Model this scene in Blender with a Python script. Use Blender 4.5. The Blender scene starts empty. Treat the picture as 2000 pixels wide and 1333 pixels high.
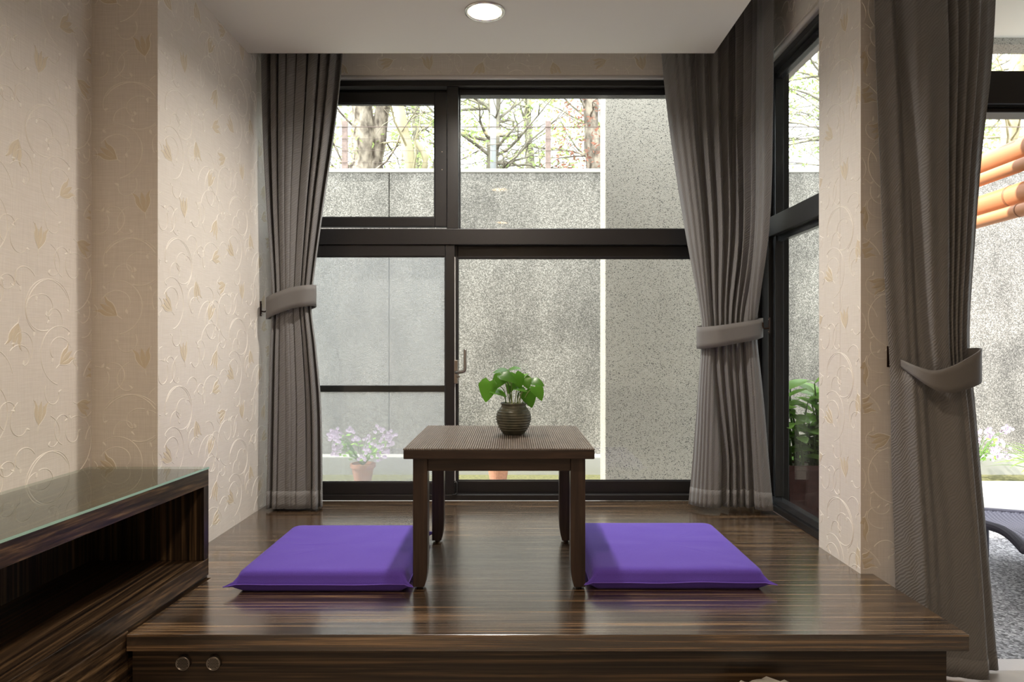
import bpy, bmesh, math, random
from mathutils import Vector, Matrix, noise
PI = math.pi
scene = bpy.context.scene
C = scene.collection

# ------------------------------------------------------------------ camera, world, sun, exposure
cam_d = bpy.data.cameras.new('camera'); cam = bpy.data.objects.new('camera', cam_d); C.objects.link(cam)
cam.location = (0, 0, 0.78); cam.rotation_euler = (PI/2, 0, 0)
cam_d.sensor_width = 36; cam_d.lens = 23.76; cam_d.shift_y = 0.00425; cam_d.clip_start = 0.05
scene.camera = cam
w = bpy.data.worlds.new('world'); scene.world = w; w.use_nodes = True
bg = w.node_tree.nodes['Background']; bg.inputs[0].default_value = (0.93, 0.97, 1.0, 1); bg.inputs[1].default_value = 4.6
sd = bpy.data.lights.new('sun', 'SUN'); sd.energy = 9.5; sd.angle = math.radians(0.6); sd.color = (1.0, 0.95, 0.86)
so = bpy.data.objects.new('sun', sd); C.objects.link(so)
so.rotation_euler = Vector((0.72, 0.10, -0.68)).to_track_quat('-Z', 'Y').to_euler()
ROOM_W = [26.0, 13.0, 18.0, 18.0]          # downlight watts, front to back: one visible, three added to brighten the room
scene.view_settings.view_transform = 'Standard'; scene.view_settings.look = 'None'
scene.view_settings.exposure = 0.27; scene.view_settings.gamma = 1.0
scene.view_settings.use_curve_mapping = False

# ------------------------------------------------------------------ helpers
def tag(o, label=None, cat=None, group=None, kind=None):
    if label: o['label'] = label
    if cat: o['category'] = cat
    if group: o['group'] = group
    if kind: o['kind'] = kind
    return o
def empty(name, loc=(0, 0, 0), rz=0):
    o = bpy.data.objects.new(name, None); C.objects.link(o); o.location = loc; o.rotation_euler = (0, 0, rz)
    o.empty_display_size = 0.05
    return o
class MB:
    def __init__(s): s.v = []; s.f = []; s.uv = None
    def box(s, x0, x1, y0, y1, z0, z1):
        n = len(s.v)
        s.v += [(x0,y0,z0),(x1,y0,z0),(x1,y1,z0),(x0,y1,z0),(x0,y0,z1),(x1,y0,z1),(x1,y1,z1),(x0,y1,z1)]
        s.f += [(n,n+3,n+2,n+1),(n+4,n+5,n+6,n+7),(n,n+1,n+5,n+4),(n+1,n+2,n+6,n+5),(n+2,n+3,n+7,n+6),(n+3,n,n+4,n+7)]
        return s
    def tube(s, pts, r, n=8, caps=True):
        pts = [Vector(p) for p in pts]; m = len(pts)
        rr = r if isinstance(r, (list, tuple)) else [r]*m
        base = len(s.v); prev = None
        for i, p in enumerate(pts):
            t = (pts[min(i+1, m-1)] - pts[max(i-1, 0)]).normalized()
            if prev is None:
                a = Vector((0, 0, 1)) if abs(t.z) < .9 else Vector((1, 0, 0))
                u = t.cross(a).normalized()
            else:
                u = (prev - t*prev.dot(t))
                u = u.normalized() if u.length > 1e-6 else t.orthogonal().normalized()
            prev = u; w_ = t.cross(u)
            for k in range(n):
                a = 2*PI*k/n; s.v.append(tuple(p + (u*math.cos(a) + w_*math.sin(a))*rr[i]))
        for i in range(m-1):
            for k in range(n):
                a = base+i*n+k; b = base+i*n+(k+1) % n
                s.f.append((a, b, b+n, a+n))
        if caps:
            s.f.append(tuple(base+k for k in reversed(range(n)))); s.f.append(tuple(base+(m-1)*n+k for k in range(n)))
        return s
    def lathe(s, prof, n=40, c=(0, 0, 0), close=False):
        base = len(s.v); m = len(prof)
        for r, z in prof:
            for k in range(n):
                a = 2*PI*k/n; s.v.append((c[0]+r*math.cos(a), c[1]+r*math.sin(a), c[2]+z))
        for i in range(m-1):
            for k in range(n):
                a = base+i*n+k; b = base+i*n+(k+1) % n
                s.f.append((a, b, b+n, a+n))
        if close:
            for k in range(n):
                a = base+(m-1)*n+k; b = base+(m-1)*n+(k+1) % n
                s.f.append((a, b, base+(k+1) % n, base+k))
        return s
    def disc(s, c, r, n=24, axis='z'):
        b = len(s.v)
        for k in range(n):
            a = 2*PI*k/n; ca, sa = r*math.cos(a), r*math.sin(a)
            s.v.append((c[0]+ca, c[1]+sa, c[2]) if axis == 'z' else (c[0]+ca, c[1], c[2]+sa))
        s.f.append(tuple(range(b, b+n))); return s
    def build(s, name, mat, parent=None, smooth=False, bevel=0, seg=2, solid=0, kind=None):
        me = bpy.data.meshes.new(name); me.from_pydata(s.v, [], s.f); me.update()
        if s.uv:
            ul = me.uv_layers.new(name='uv')
            for lp in me.loops: ul.data[lp.index].uv = s.uv[lp.vertex_index]
        o = bpy.data.objects.new(name, me); C.objects.link(o)
        me.materials.append(M[mat])
        if smooth: me.shade_smooth()
        if solid:
            md = o.modifiers.new('solid', 'SOLIDIFY'); md.thickness = solid; md.offset = 0
        if bevel:
            md = o.modifiers.new('bevel', 'BEVEL'); md.width = bevel; md.segments = seg; md.limit_method = 'ANGLE'; md.harden_normals = False
        if parent: o.parent = parent
        if kind: o['kind'] = kind
        return o
def box(name, mat, b, parent=None, bevel=0, kind=None):
    return MB().box(*b).build(name, mat, parent, bevel=bevel, kind=kind)
def catmull(pts, n=8):
    P = [Vector(p) for p in pts]; P = [P[0]*2-P[1]] + P + [P[-1]*2-P[-2]]; out = []
    for i in range(1, len(P)-2):
        for k in range(n):
            t = k/n; a, b, c, d = P[i-1], P[i], P[i+1], P[i+2]
            out.append(.5*((2*b)+(c-a)*t+(2*a-5*b+4*c-d)*t*t+(-a+3*b-3*c+d)*t**3))
    out.append(P[-2]); return out
def interp(keys, x):
    # keys sorted ascending by first item; smooth monotone-ish interpolation of tuples
    if x <= keys[0][0]: return keys[0][1:]
    if x >= keys[-1][0]: return keys[-1][1:]
    for i in range(len(keys)-1):
        if keys[i][0] <= x <= keys[i+1][0]:
            t = (x-keys[i][0])/(keys[i+1][0]-keys[i][0])
            a, b = keys[i], keys[i+1]
            p = keys[i-1] if i > 0 else a; q = keys[i+2] if i+2 < len(keys) else b
            h = b[0]-a[0]; out = []
            for k in range(1, len(a)):
                ma = (b[k]-p[k])/(b[0]-p[0])*h if b[0] != p[0] else 0
                mb = (q[k]-a[k])/(q[0]-a[0])*h if q[0] != a[0] else 0
                out.append((2*t**3-3*t*t+1)*a[k]+(t**3-2*t*t+t)*ma+(-2*t**3+3*t*t)*b[k]+(t**3-t*t)*mb)
            return tuple(out)

# ------------------------------------------------------------------ materials
M = {}
def mat(name):
    m = bpy.data.materials.new(name); m.use_nodes = True; M[name] = m
    nt = m.node_tree; return m, nt, nt.nodes['Principled BSDF']
def N(nt, typ, **kw):
    n = nt.nodes.new(typ)
    for k, v in kw.items(): setattr(n, k, v)
    return n
def ramp(nt, stops, interp_='LINEAR'):
    r = N(nt, 'ShaderNodeValToRGB'); cr = r.color_ramp; cr.interpolation = interp_
    while len(cr.elements) < len(stops): cr.elements.new(0.5)
    for e, (p, c) in zip(cr.elements, stops): e.position = p; e.color = (*c, 1)
    return r
def plain(name, col, rough=.5, metal=0, bump=0, bscale=200, spec=.5, var=0):
    m, nt, b = mat(name)
    b.inputs['Base Color'].default_value = (*col, 1); b.inputs['Roughness'].default_value = rough
    b.inputs['Metallic'].default_value = metal; b.inputs['Specular IOR Level'].default_value = spec
    if bump or var:
        tc = N(nt, 'ShaderNodeTexCoord'); nz = N(nt, 'ShaderNodeTexNoise'); nz.inputs['Scale'].default_value = bscale
        nz.inputs['Detail'].default_value = 4
        nt.links.new(tc.outputs['Object'], nz.inputs['Vector'])
        if bump:
            bp = N(nt, 'ShaderNodeBump'); bp.inputs['Strength'].default_value = bump; bp.inputs['Distance'].default_value = .002
            nt.links.new(nz.outputs['Fac'], bp.inputs['Height']); nt.links.new(bp.outputs['Normal'], b.inputs['Normal'])
        if var:
            r = ramp(nt, [(.3, tuple(c*(1-var) for c in col)), (.7, tuple(min(1, c*(1+var)) for c in col))])
            nt.links.new(nz.outputs['Fac'], r.inputs[0]); nt.links.new(r.outputs[0], b.inputs['Base Color'])
    return m
def wood(name, scale, rough, stops, coat=0.0, bump=.08, fine=1.0):
    # streaky straight-grained veneer; scale stretches the noise along the grain
    m, nt, b = mat(name)
    tc = N(nt, 'ShaderNodeTexCoord'); mp = N(nt, 'ShaderNodeMapping'); mp.inputs['Scale'].default_value = scale
    nt.links.new(tc.outputs['Object'], mp.inputs['Vector'])
    n1 = N(nt, 'ShaderNodeTexNoise'); n1.inputs['Scale'].default_value = 1; n1.inputs['Detail'].default_value = 5; n1.inputs['Roughness'].default_value = .62
    n1.inputs['Distortion'].default_value = .25
    nt.links.new(mp.outputs['Vector'], n1.inputs['Vector'])
    r = ramp(nt, stops); nt.links.new(n1.outputs['Fac'], r.inputs[0])
    nt.links.new(r.outputs[0], b.inputs['Base Color'])
    b.inputs['Roughness'].default_value = rough
    bp = N(nt, 'ShaderNodeBump'); bp.inputs['Strength'].default_value = bump; bp.inputs['Distance'].default_value = .0006
    nt.links.new(n1.outputs['Fac'], bp.inputs['Height']); nt.links.new(bp.outputs['Normal'], b.inputs['Normal'])
    if coat:
        b.inputs['Coat Weight'].default_value = coat; b.inputs['Coat Roughness'].default_value = rough*.65; b.inputs['Coat IOR'].default_value = 1.65; b.inputs['Specular IOR Level'].default_value = .8
    return m
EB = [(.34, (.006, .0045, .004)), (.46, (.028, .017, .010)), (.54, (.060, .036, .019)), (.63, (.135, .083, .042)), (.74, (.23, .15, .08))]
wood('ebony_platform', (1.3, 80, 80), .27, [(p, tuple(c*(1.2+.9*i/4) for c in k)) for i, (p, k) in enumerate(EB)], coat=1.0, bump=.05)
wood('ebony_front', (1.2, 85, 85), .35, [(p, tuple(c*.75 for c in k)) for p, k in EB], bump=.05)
wood('ebony_cabinet', (85, 1.3, 85), .3, EB, bump=.05)
wood('ebony_upright', (85, 85, 1.3), .35, [(p, tuple(c*.7 for c in k)) for p, k in EB], bump=.05)
WN = [(.3, (.016, .009, .007)), (.5, (.034, .019, .014)), (.7, (.062, .036, .025))]
wood('walnut_x', (4, 70, 70), .42, WN)
wood('walnut_z', (70, 70, 4), .38, WN)
def wallpaper():
    m, nt, b = mat('wallpaper')
    tc = N(nt, 'ShaderNodeTexCoord')
    nz = N(nt, 'ShaderNodeTexNoise'); nz.inputs['Scale'].default_value = 1; nz.inputs['Detail'].default_value = 3
    mp = N(nt, 'ShaderNodeMapping'); mp.inputs['Scale'].default_value = (420, 420, 14)
    nt.links.new(tc.outputs['Object'], mp.inputs['Vector']); nt.links.new(mp.outputs['Vector'], nz.inputs['Vector'])
    mp2 = N(nt, 'ShaderNodeMapping'); mp2.inputs['Scale'].default_value = (16, 16, 380)
    nz2 = N(nt, 'ShaderNodeTexNoise'); nz2.inputs['Scale'].default_value = 1
    nt.links.new(tc.outputs['Object'], mp2.inputs['Vector']); nt.links.new(mp2.outputs['Vector'], nz2.inputs['Vector'])
    ad = N(nt, 'ShaderNodeMath', operation='ADD'); nt.links.new(nz.outputs['Fac'], ad.inputs[0]); nt.links.new(nz2.outputs['Fac'], ad.inputs[1])
    r = ramp(nt, [(.30, (.66, .605, .55)), (.70, (.78, .725, .67))])
    hf = N(nt, 'ShaderNodeMath', operation='MULTIPLY'); hf.inputs[1].default_value = .5
    nt.links.new(ad.outputs[0], hf.inputs[0]); nt.links.new(hf.outputs[0], r.inputs[0])
    nt.links.new(r.outputs[0], b.inputs['Base Color']); b.inputs['Roughness'].default_value = .62
    bp = N(nt, 'ShaderNodeBump'); bp.inputs['Strength'].default_value = .25; bp.inputs['Distance'].default_value = .0008
    nt.links.new(ad.outputs[0], bp.inputs['Height']); nt.links.new(bp.outputs['Normal'], b.inputs['Normal'])
wallpaper()
plain('vine', (.86, .81, .74), .45); plain('tulip', (.66, .57, .44), .5)
plain('paint', (.80, .78, .74), .7, bump=.05, bscale=90)
plain('moulding', (.68, .66, .64), .45)
plain('aluminium', (.014, .0125, .013), .38, spec=.5)
plain('aluminium_gloss', (.030, .032, .036), .22)
plain('screw', (.7, .6, .5), .3, 1); plain('steel', (.36, .33, .30), .32, 1); plain('bronze', (.045, .025, .018), .4, .7)
plain('gasket', (.010, .010, .011), .6)
plain('steel_rim', (.78, .76, .74), .18, 1); plain('reflector', (.80, .66, .44), .25, .6)
plain('black', (.006, .006, .006), .6); plain('rubber', (.012, .012, .012), .7)
plain('velvet', (.098, .048, .41), .85, bump=.3, bscale=700, var=.15); M['velvet'].node_tree.nodes['Principled BSDF'].inputs['Sheen Weight'].default_value = .08
plain('piping', (.15, .08, .50), .8)
plain('stone_sill', (.55, .52, .51), .6, bump=.2, bscale=60)
plain('floor_stone', (.30, .26, .22), .35, var=.15, bscale=6)
plain('render', (.42, .41, .38), .8, bump=.2, bscale=60)
plain('soffit', (.72, .70, .64), .8)
plain('cap', (.45, .44, .40), .8, bump=.3, bscale=80)
plain('pavement', (.40, .39, .36), .85, bump=.4, bscale=150, var=.12)
plain('moss', (.13, .125, .05), .7, bump=.4, bscale=40, var=.4)
plain('terracotta', (.34, .16, .10), .75, bump=.2, bscale=60, var=.15)
plain('planter', (.085, .030, .025), .45, bump=.2, bscale=40, var=.2)
plain('soil', (.035, .024, .016), .95, bump=1, bscale=120)
plain('pvc', (.50, .22, .10), .4, bump=.05, bscale=30); plain('pvc_joint', (.30, .13, .06), .5)
plain('fence_post', (.26, .19, .165), .7, var=.2, bscale=40); plain('wire', (.12, .085, .07), .6)
plain('pole', (.55, .58, .60), .4)
plain('wicker', (.115, .110, .155), .55); plain('wicker_dark', (.05, .048, .07), .6)
plain('white_cloth', (.80, .79, .75), .9, bump=.6, bscale=90)
plain('stem', (.10, .19, .04), .5); plain('stem_pale', (.30, .34, .16), .5); plain('blossom', (.62, .50, .66), .7); plain('blossom_purple', (.42, .20, .62), .7)
def bark(name, a, b_, sc):
    m, nt, b = mat(name); tc = N(nt, 'ShaderNodeTexCoord'); v = N(nt, 'ShaderNodeTexNoise'); v.inputs['Scale'].default_value = sc; v.inputs['Detail'].default_value = 6
    mp = N(nt, 'ShaderNodeMapping'); mp.inputs['Scale'].default_value = (1, 1, .45)
    nt.links.new(tc.outputs['Object'], mp.inputs['Vector']); nt.links.new(mp.outputs['Vector'], v.inputs['Vector'])
    r = ramp(nt, [(.38, a), (.62, b_)]); nt.links.new(v.outputs['Fac'], r.inputs[0]); nt.links.new(r.outputs[0], b.inputs['Base Color'])
    b.inputs['Roughness'].default_value = .9
    bp = N(nt, 'ShaderNodeBump'); bp.inputs['Strength'].default_value = .8; bp.inputs['Distance'].default_value = .02
    nt.links.new(v.outputs['Fac'], bp.inputs['Height']); nt.links.new(bp.outputs['Normal'], b.inputs['Normal'])
bark('bark_rough', (.07, .052, .038), (.40, .34, .27), 14)
bark('bark_pale', (.30, .26, .15), (.50, .44, .28), 6)
bark('bark_grey', (.13, .115, .085), (.34, .31, .24), 10)
def leafmat(name, col, trans, rough=.4, var=.25):
    m, nt, b = mat(name)
    oi = N(nt, 'ShaderNodeObjectInfo'); geo = N(nt, 'ShaderNodeNewGeometry'); ad = N(nt, 'ShaderNodeMath', operation='ADD')
    nt.links.new(oi.outputs['Random'], ad.inputs[0]); nt.links.new(geo.outputs['Random Per Island'], ad.inputs[1])
    fr = N(nt, 'ShaderNodeMath', operation='FRACT'); nt.links.new(ad.outputs[0], fr.inputs[0])
    r = ramp(nt, [(0, tuple(c*(1-var) for c in col)), (1, tuple(min(1, c*(1+var)) for c in col))]); nt.links.new(fr.outputs[0], r.inputs[0])
    nt.links.new(r.outputs[0], b.inputs['Base Color']); b.inputs['Roughness'].default_value = rough
    tr = N(nt, 'ShaderNodeBsdfTranslucent'); mx = N(nt, 'ShaderNodeMixShader'); mx.inputs[0].default_value = trans
    hs = N(nt, 'ShaderNodeHueSaturation'); hs.inputs['Value'].default_value = 1.6; hs.inputs['Hue'].default_value = .49
    nt.links.new(r.outputs[0], hs.inputs['Color']); nt.links.new(hs.outputs[0], tr.inputs['Color'])
    nt.links.new(b.outputs[0], mx.inputs[1]); nt.links.new(tr.outputs[0], mx.inputs[2])
    nt.links.new(mx.outputs[0], nt.nodes['Material Output'].inputs[0])
leafmat('pothos_leaf', (.075, .22, .020), .5, .3, .3)
leafmat('bush_leaf', (.23, .42, .09), .4, .35, .45)
leafmat('tree_leaf', (.27, .35, .13), .5, .5, .35)
leafmat('red_leaf', (.24, .12, .08), .4, .6, .3)
leafmat('spiky_leaf', (.19, .33, .07), .4, .4, .3)
def speckle(name, base, lo, hi, sc, stain=.5, dark=None):
    m, nt, b = mat(name); tc = N(nt, 'ShaderNodeTexCoord')
    v = N(nt, 'ShaderNodeTexVoronoi'); v.inputs['Scale'].default_value = sc; nt.links.new(tc.outputs['Object'], v.inputs['Vector'])
    sep = N(nt, 'ShaderNodeSeparateColor'); nt.links.new(v.outputs['Color'], sep.inputs[0])
    if dark: r = ramp(nt, [(0, dark), (.08, dark), (.12, lo), (1, hi)])
    else: r = ramp(nt, [(0, lo), (.55, base), (1, hi)])
    nt.links.new(sep.outputs[0], r.inputs[0])
    nz = N(nt, 'ShaderNodeTexNoise'); nz.inputs['Scale'].default_value = 1.3; nz.inputs['Detail'].default_value = 5; nz.inputs['Roughness'].default_value = .6
    mp = N(nt, 'ShaderNodeMapping'); mp.inputs['Scale'].default_value = (1.6, 1, .8)
    nt.links.new(tc.outputs['Object'], mp.inputs['Vector']); nt.links.new(mp.outputs['Vector'], nz.inputs['Vector'])
    r2 = ramp(nt, [(.36, (1-stain,)*3), (.58, (1, 1, 1))]); nt.links.new(nz.outputs['Fac'], r2.inputs[0])
    mx = N(nt, 'ShaderNodeMix', data_type='RGBA', blend_type='MULTIPLY'); mx.inputs[0].default_value = 1
    nt.links.new(r.outputs[0], mx.inputs[6]); nt.links.new(r2.outputs[0], mx.inputs[7]); nt.links.new(mx.outputs[2], b.inputs['Base Color'])
    b.inputs['Roughness'].default_value = .85
    bp = N(nt, 'ShaderNodeBump'); bp.inputs['Strength'].default_value = .6; bp.inputs['Distance'].default_value = .004
    nt.links.new(v.outputs['Distance'], bp.inputs['Height']); nt.links.new(bp.outputs['Normal'], b.inputs['Normal'])
speckle('pebble_wall', (.25, .232, .202), (.115, .107, .095), (.47, .44, .395), 150, .42)
speckle('pebble_ground', (.24, .24, .255), (.07, .07, .075), (.46, .46, .48), 110, .2)
speckle('terrazzo', (.33, .305, .265), (.285, .265, .23), (.375, .35, .305), 240, .10, dark=(.07, .065, .06))
def fabric():
    m, nt, b = mat('curtain'); uv = N(nt, 'ShaderNodeUVMap'); uv.uv_map = 'uv'
    mp = N(nt, 'ShaderNodeMapping'); mp.inputs['Rotation'].default_value = (0, 0, math.radians(-38)); mp.inputs['Scale'].default_value = (1, 1, 1)
    nt.links.new(uv.outputs[0], mp.inputs['Vector'])
    wv = N(nt, 'ShaderNodeTexWave'); wv.bands_direction = 'Y'; wv.inputs['Scale'].default_value = 34; wv.inputs['Distortion'].default_value = 9
    wv.inputs['Detail'].default_value = 2; wv.inputs['Detail Scale'].default_value = .55; nt.links.new(mp.outputs['Vector'], wv.inputs['Vector'])
    r = ramp(nt, [(.0, (.150, .146, .146)), (.3, (.182, .178, .178)), (1, (.198, .193, .193))]); nt.links.new(wv.outputs['Fac'], r.inputs[0])
    nt.links.new(r.outputs[0], b.inputs['Base Color']); b.inputs['Roughness'].default_value = .68
    b.inputs['Sheen Weight'].default_value = .15
    bp = N(nt, 'ShaderNodeBump'); bp.inputs['Strength'].default_value = .35; bp.inputs['Distance'].default_value = .0018
    nt.links.new(wv.outputs['Fac'], bp.inputs['Height']); nt.links.new(bp.outputs['Normal'], b.inputs['Normal'])
fabric()
plain('tieback', (.168, .160, .155), .7, bump=.2, bscale=500)
def glass(name, tint=(1, 1, 1), ior=1.45):
    m, nt, b = mat(name); nt.nodes.remove(b)
    t = N(nt, 'ShaderNodeBsdfTransparent'); t.inputs[0].default_value = (*tint, 1)
    g = N(nt, 'ShaderNodeBsdfGlossy'); g.inputs['Roughness'].default_value = .02
    lw = N(nt, 'ShaderNodeLayerWeight'); lw.inputs[0].default_value = .5; pw = N(nt, 'ShaderNodeMath', operation='POWER'); pw.inputs[1].default_value = 5
    f = N(nt, 'ShaderNodeMath', operation='MULTIPLY_ADD'); f.inputs[1].default_value = .9; f.inputs[2].default_value = .03; mx = N(nt, 'ShaderNodeMixShader')
    nt.links.new(lw.outputs['Facing'], pw.inputs[0]); nt.links.new(pw.outputs[0], f.inputs[0])
    nt.links.new(f.outputs[0], mx.inputs[0]); nt.links.new(t.outputs[0], mx.inputs[1]); nt.links.new(g.outputs[0], mx.inputs[2])
    nt.links.new(mx.outputs[0], nt.nodes['Material Output'].inputs[0])
glass('glass', (.95, .97, .96)); glass('glass_top', (.90, .96, .93)); plain('glass_edge', (.35, .55, .48), .15)
def screenmat():
    m, nt, b = mat('screen'); t = N(nt, 'ShaderNodeBsdfTransparent'); mx = N(nt, 'ShaderNodeMixShader'); mx.inputs[0].default_value = .34
    b.inputs['Base Color'].default_value = (.52, .53, .55, 1); b.inputs['Roughness'].default_value = .6
    tl = N(nt, 'ShaderNodeBsdfTranslucent'); tl.inputs[0].default_value = (.58, .59, .61, 1); m2 = N(nt, 'ShaderNodeMixShader'); m2.inputs[0].default_value = .6
    nt.links.new(b.outputs[0], m2.inputs[1]); nt.links.new(tl.outputs[0], m2.inputs[2])
    nt.links.new(t.outputs[0], mx.inputs[1]); nt.links.new(m2.outputs[0], mx.inputs[2]); nt.links.new(mx.outputs[0], nt.nodes['Material Output'].inputs[0])
screenmat()
def emit(name, col, st):
    m, nt, b = mat(name); b.inputs['Base Color'].default_value = (1, 1, 1, 1); b.inputs['Emission Color'].default_value = (*col, 1); b.inputs['Emission Strength'].default_value = st
emit('lamp_glow', (1, .93, .80), 4.0)
def pottery():
    m, nt, b = mat('pottery'); tc = N(nt, 'ShaderNodeTexCoord'); nz = N(nt, 'ShaderNodeTexNoise'); nz.inputs['Scale'].default_value = 40; nz.inputs['Detail'].default_value = 5
    nt.links.new(tc.outputs['Object'], nz.inputs['Vector']); r = ramp(nt, [(.35, (.045, .048, .034)), (.65, (.095, .092, .062))])
    nt.links.new(nz.outputs['Fac'], r.inputs[0]); nt.links.new(r.outputs[0], b.inputs['Base Color']); b.inputs['Roughness'].default_value = .55
pottery()
plain('mat_rib', (.17, .14, .12), .28, var=.25, bscale=30)

# ------------------------------------------------------------------ the room shell
def structure(name, mb_or_obj, label=None, cat=None):
    o = mb_or_obj; o['kind'] = 'structure'
    if label: o['label'] = label
    if cat: o['category'] = cat
    return o
structure('floor', box('floor', 'floor_stone', (-1.6, 3.5, -2.8, 2.24, -.40, -.30)), 'dark stone room floor below the raised platform', 'floor')
LIGHTS = [(-.108, 2.69), (-.108, 1.15), (-.108, -.4), (-.108, -1.8)]  # only the first is in view; the rest are added as warm fill
def ceiling():
    mb = MB(); x0, x1, z0, z1 = -1.422, .92, 2.11, 2.55; y = -2.8
    for lx, ly in sorted(LIGHTS, key=lambda p: p[1]):
        mb.box(x0, x1, y, ly-.15, z0, z1); mb.box(x0, lx-.15, ly-.15, ly+.15, z0, z1); mb.box(lx+.15, x1, ly-.15, ly+.15, z0, z1)
        n = 48; b = len(mb.v)
        for k in range(n):
            a = 2*PI*k/n; c, s = math.cos(a), math.sin(a); q = .15/max(abs(c), abs(s))
            mb.v += [(lx+.070*c, ly+.070*s, z0), (lx+q*c, ly+q*s, z0)]
        for k in range(n):
            i, j = b+2*k, b+2*((k+1) % n); mb.f.append((i, j, j+1, i+1))
        y = ly+.15
    mb.box(x0, x1, y, 3.076, z0, z1)
    return mb.build('ceiling', 'paint')
structure('ceiling', ceiling(), 'off-white dropped ceiling panel over the platform', 'ceiling')
structure('ceiling', box('ceiling_side', 'paint', (.92, 3.5, -2.8, 1.9, 2.11, 2.55)), 'off-white ceiling over the side of the room', 'ceiling')
structure('ceiling', box('ceiling_pocket', 'paint', (-1.6, 3.5, 1.9, 3.5, 2.55, 2.62)), 'upper ceiling above the curtain pocket', 'ceiling')

# wallpaper relief: scroll vines and tulips as embossed ribbons
def wallpaper_tile():
    vines, tulips = [], []
    def scroll(p, ang, L, k0, k1, w0=.0042, w1=.0022, n=26, blob=True):
        x, y = p; a = math.radians(ang); pts = []
        for i in range(n+1):
            t = i/n; pts.append((x, y, w0+(w1-w0)*t)); k = k0+(k1-k0)*t*t
            a += k*L/n; x += math.cos(a)*L/n; y += math.sin(a)*L/n
        vines.append(pts)
        if blob:
            ex, ey, _ = pts[-1]; vines.append([(ex, ey, .002), (ex+.004*math.cos(a+1.2), ey+.004*math.sin(a+1.2), .009), (ex+.011*math.cos(a+1.4), ey+.011*math.sin(a+1.4), .007), (ex+.017*math.cos(a+1.5), ey+.017*math.sin(a+1.5), .001)])
        return pts
    def tulip(p, ang, s=1.0):
        s *= 1.25
        a0 = math.radians(ang)
        def loc(u, v): return (p[0]+(u*math.cos(a0)-v*math.sin(a0))*s, p[1]+(u*math.sin(a0)+v*math.cos(a0))*s)
        for sp, cur in ((-.34, -1), (0, 0), (.34, 1)):
            pts = []
            for i in range(10):
                t = i/9; u = .056*t; v = sp*.042*math.sin(min(1, t*1.25)*PI*.62)+cur*.010*max(0, t-.7)/.3
                ww = .0135*math.sin(PI*min(1, t*.96+.04))**.8+.0006
                q = loc(u, v); pts.append((q[0], q[1], ww*s))
            tulips.append(pts)
        for sd_ in (-1, 1):
            pts = []
            for i in range(12):
                t = i/11; u = -.002+.060*t; v = sd_*(.021*math.sin(min(1, t*1.15)*PI*.72)+.012*max(0, t-.75)/.25)
                q = loc(u, v); pts.append((q[0], q[1], .0026*s))
            vines.append(pts)
        for v0 in (-.007, .007):
            vines.append([(*loc(.012, v0*.6), .0012), (*loc(.030, v0*1.2), .0016), (*loc(.046, v0*1.1), .0010)])
        q0 = loc(-.018, 0); q1 = loc(0, 0); vines.append([(q0[0], q0[1], .003), (q1[0], q1[1], .005)])
    S = .53
    def P(x, y): return (x*S, y*S)
    scroll(P(.05, .10), 60, .34, -9, -14); scroll(P(.10, .22), 20, .16, 16, 40)
    scroll(P(.40, .02), 100, .30, 8, 16); scroll(P(.33, .20), 60, .14, -18, -50)
    scroll(P(.62, .30), 150, .32, -10, -12); scroll(P(.56, .36), 30, .15, 20, 45)
    scroll(P(.90, .12), 110, .28, 9, 18); scroll(P(.86, .24), 60, .13, -20, -55)
    scroll(P(.14, .58), 10, .32, 10, 14); scroll(P(.24, .58), -60, .13, -22, -48)
    scroll(P(.50, .66), 80, .28, -10, -20); scroll(P(.52, .78), 130, .14, 18, 50)
    scroll(P(.98, .52), 170, .30, -9, -15); scroll(P(.84, .56), 250, .13, 20, 50)
    scroll(P(.72, .80), 200, .24, 10, 24); scroll(P(.95, .88), 220, .14, -18, -44)
    scroll(P(.22, .90), 340, .20, 12, 30); scroll(P(.02, .80), 60, .16, -14, -40)
    for (x, y, a, l, k0, k1) in ((.20, .40, 200, .15, 14, 40), (.46, .50, 330, .16, -14, -42), (.70, .52, 20, .13, 20, 50), (.36, .74, 120, .15, -16, -44), (.88, .72, 100, .15, 14, 46), (.60, .06, 60, .14, 18, 48),
                                 (.06, .34, 300, .13, -20, -50), (.30, .10, 160, .13, 18, 50), (.62, .90, 20, .14, -16, -46), (.92, .36, 190, .13, -18, -50), (.48, .22, 250, .12, 20, 52), (.10, .94, 100, .12, -22, -54)):
        scroll(P(x, y), a, l, k0, k1, .0034, .0020)
    tulip(P(.30, .36), 100); tulip(P(.73, .12), 20); tulip(P(.80, .43), 250, 1.05)
    tulip(P(.12, .70), 145); tulip(P(.46, .93), 285); tulip(P(.67, .66), 65); tulip(P(.96, .95), 200, .95)
    return vines, tulips
VT = wallpaper_tile(); S_ = .53
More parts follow.
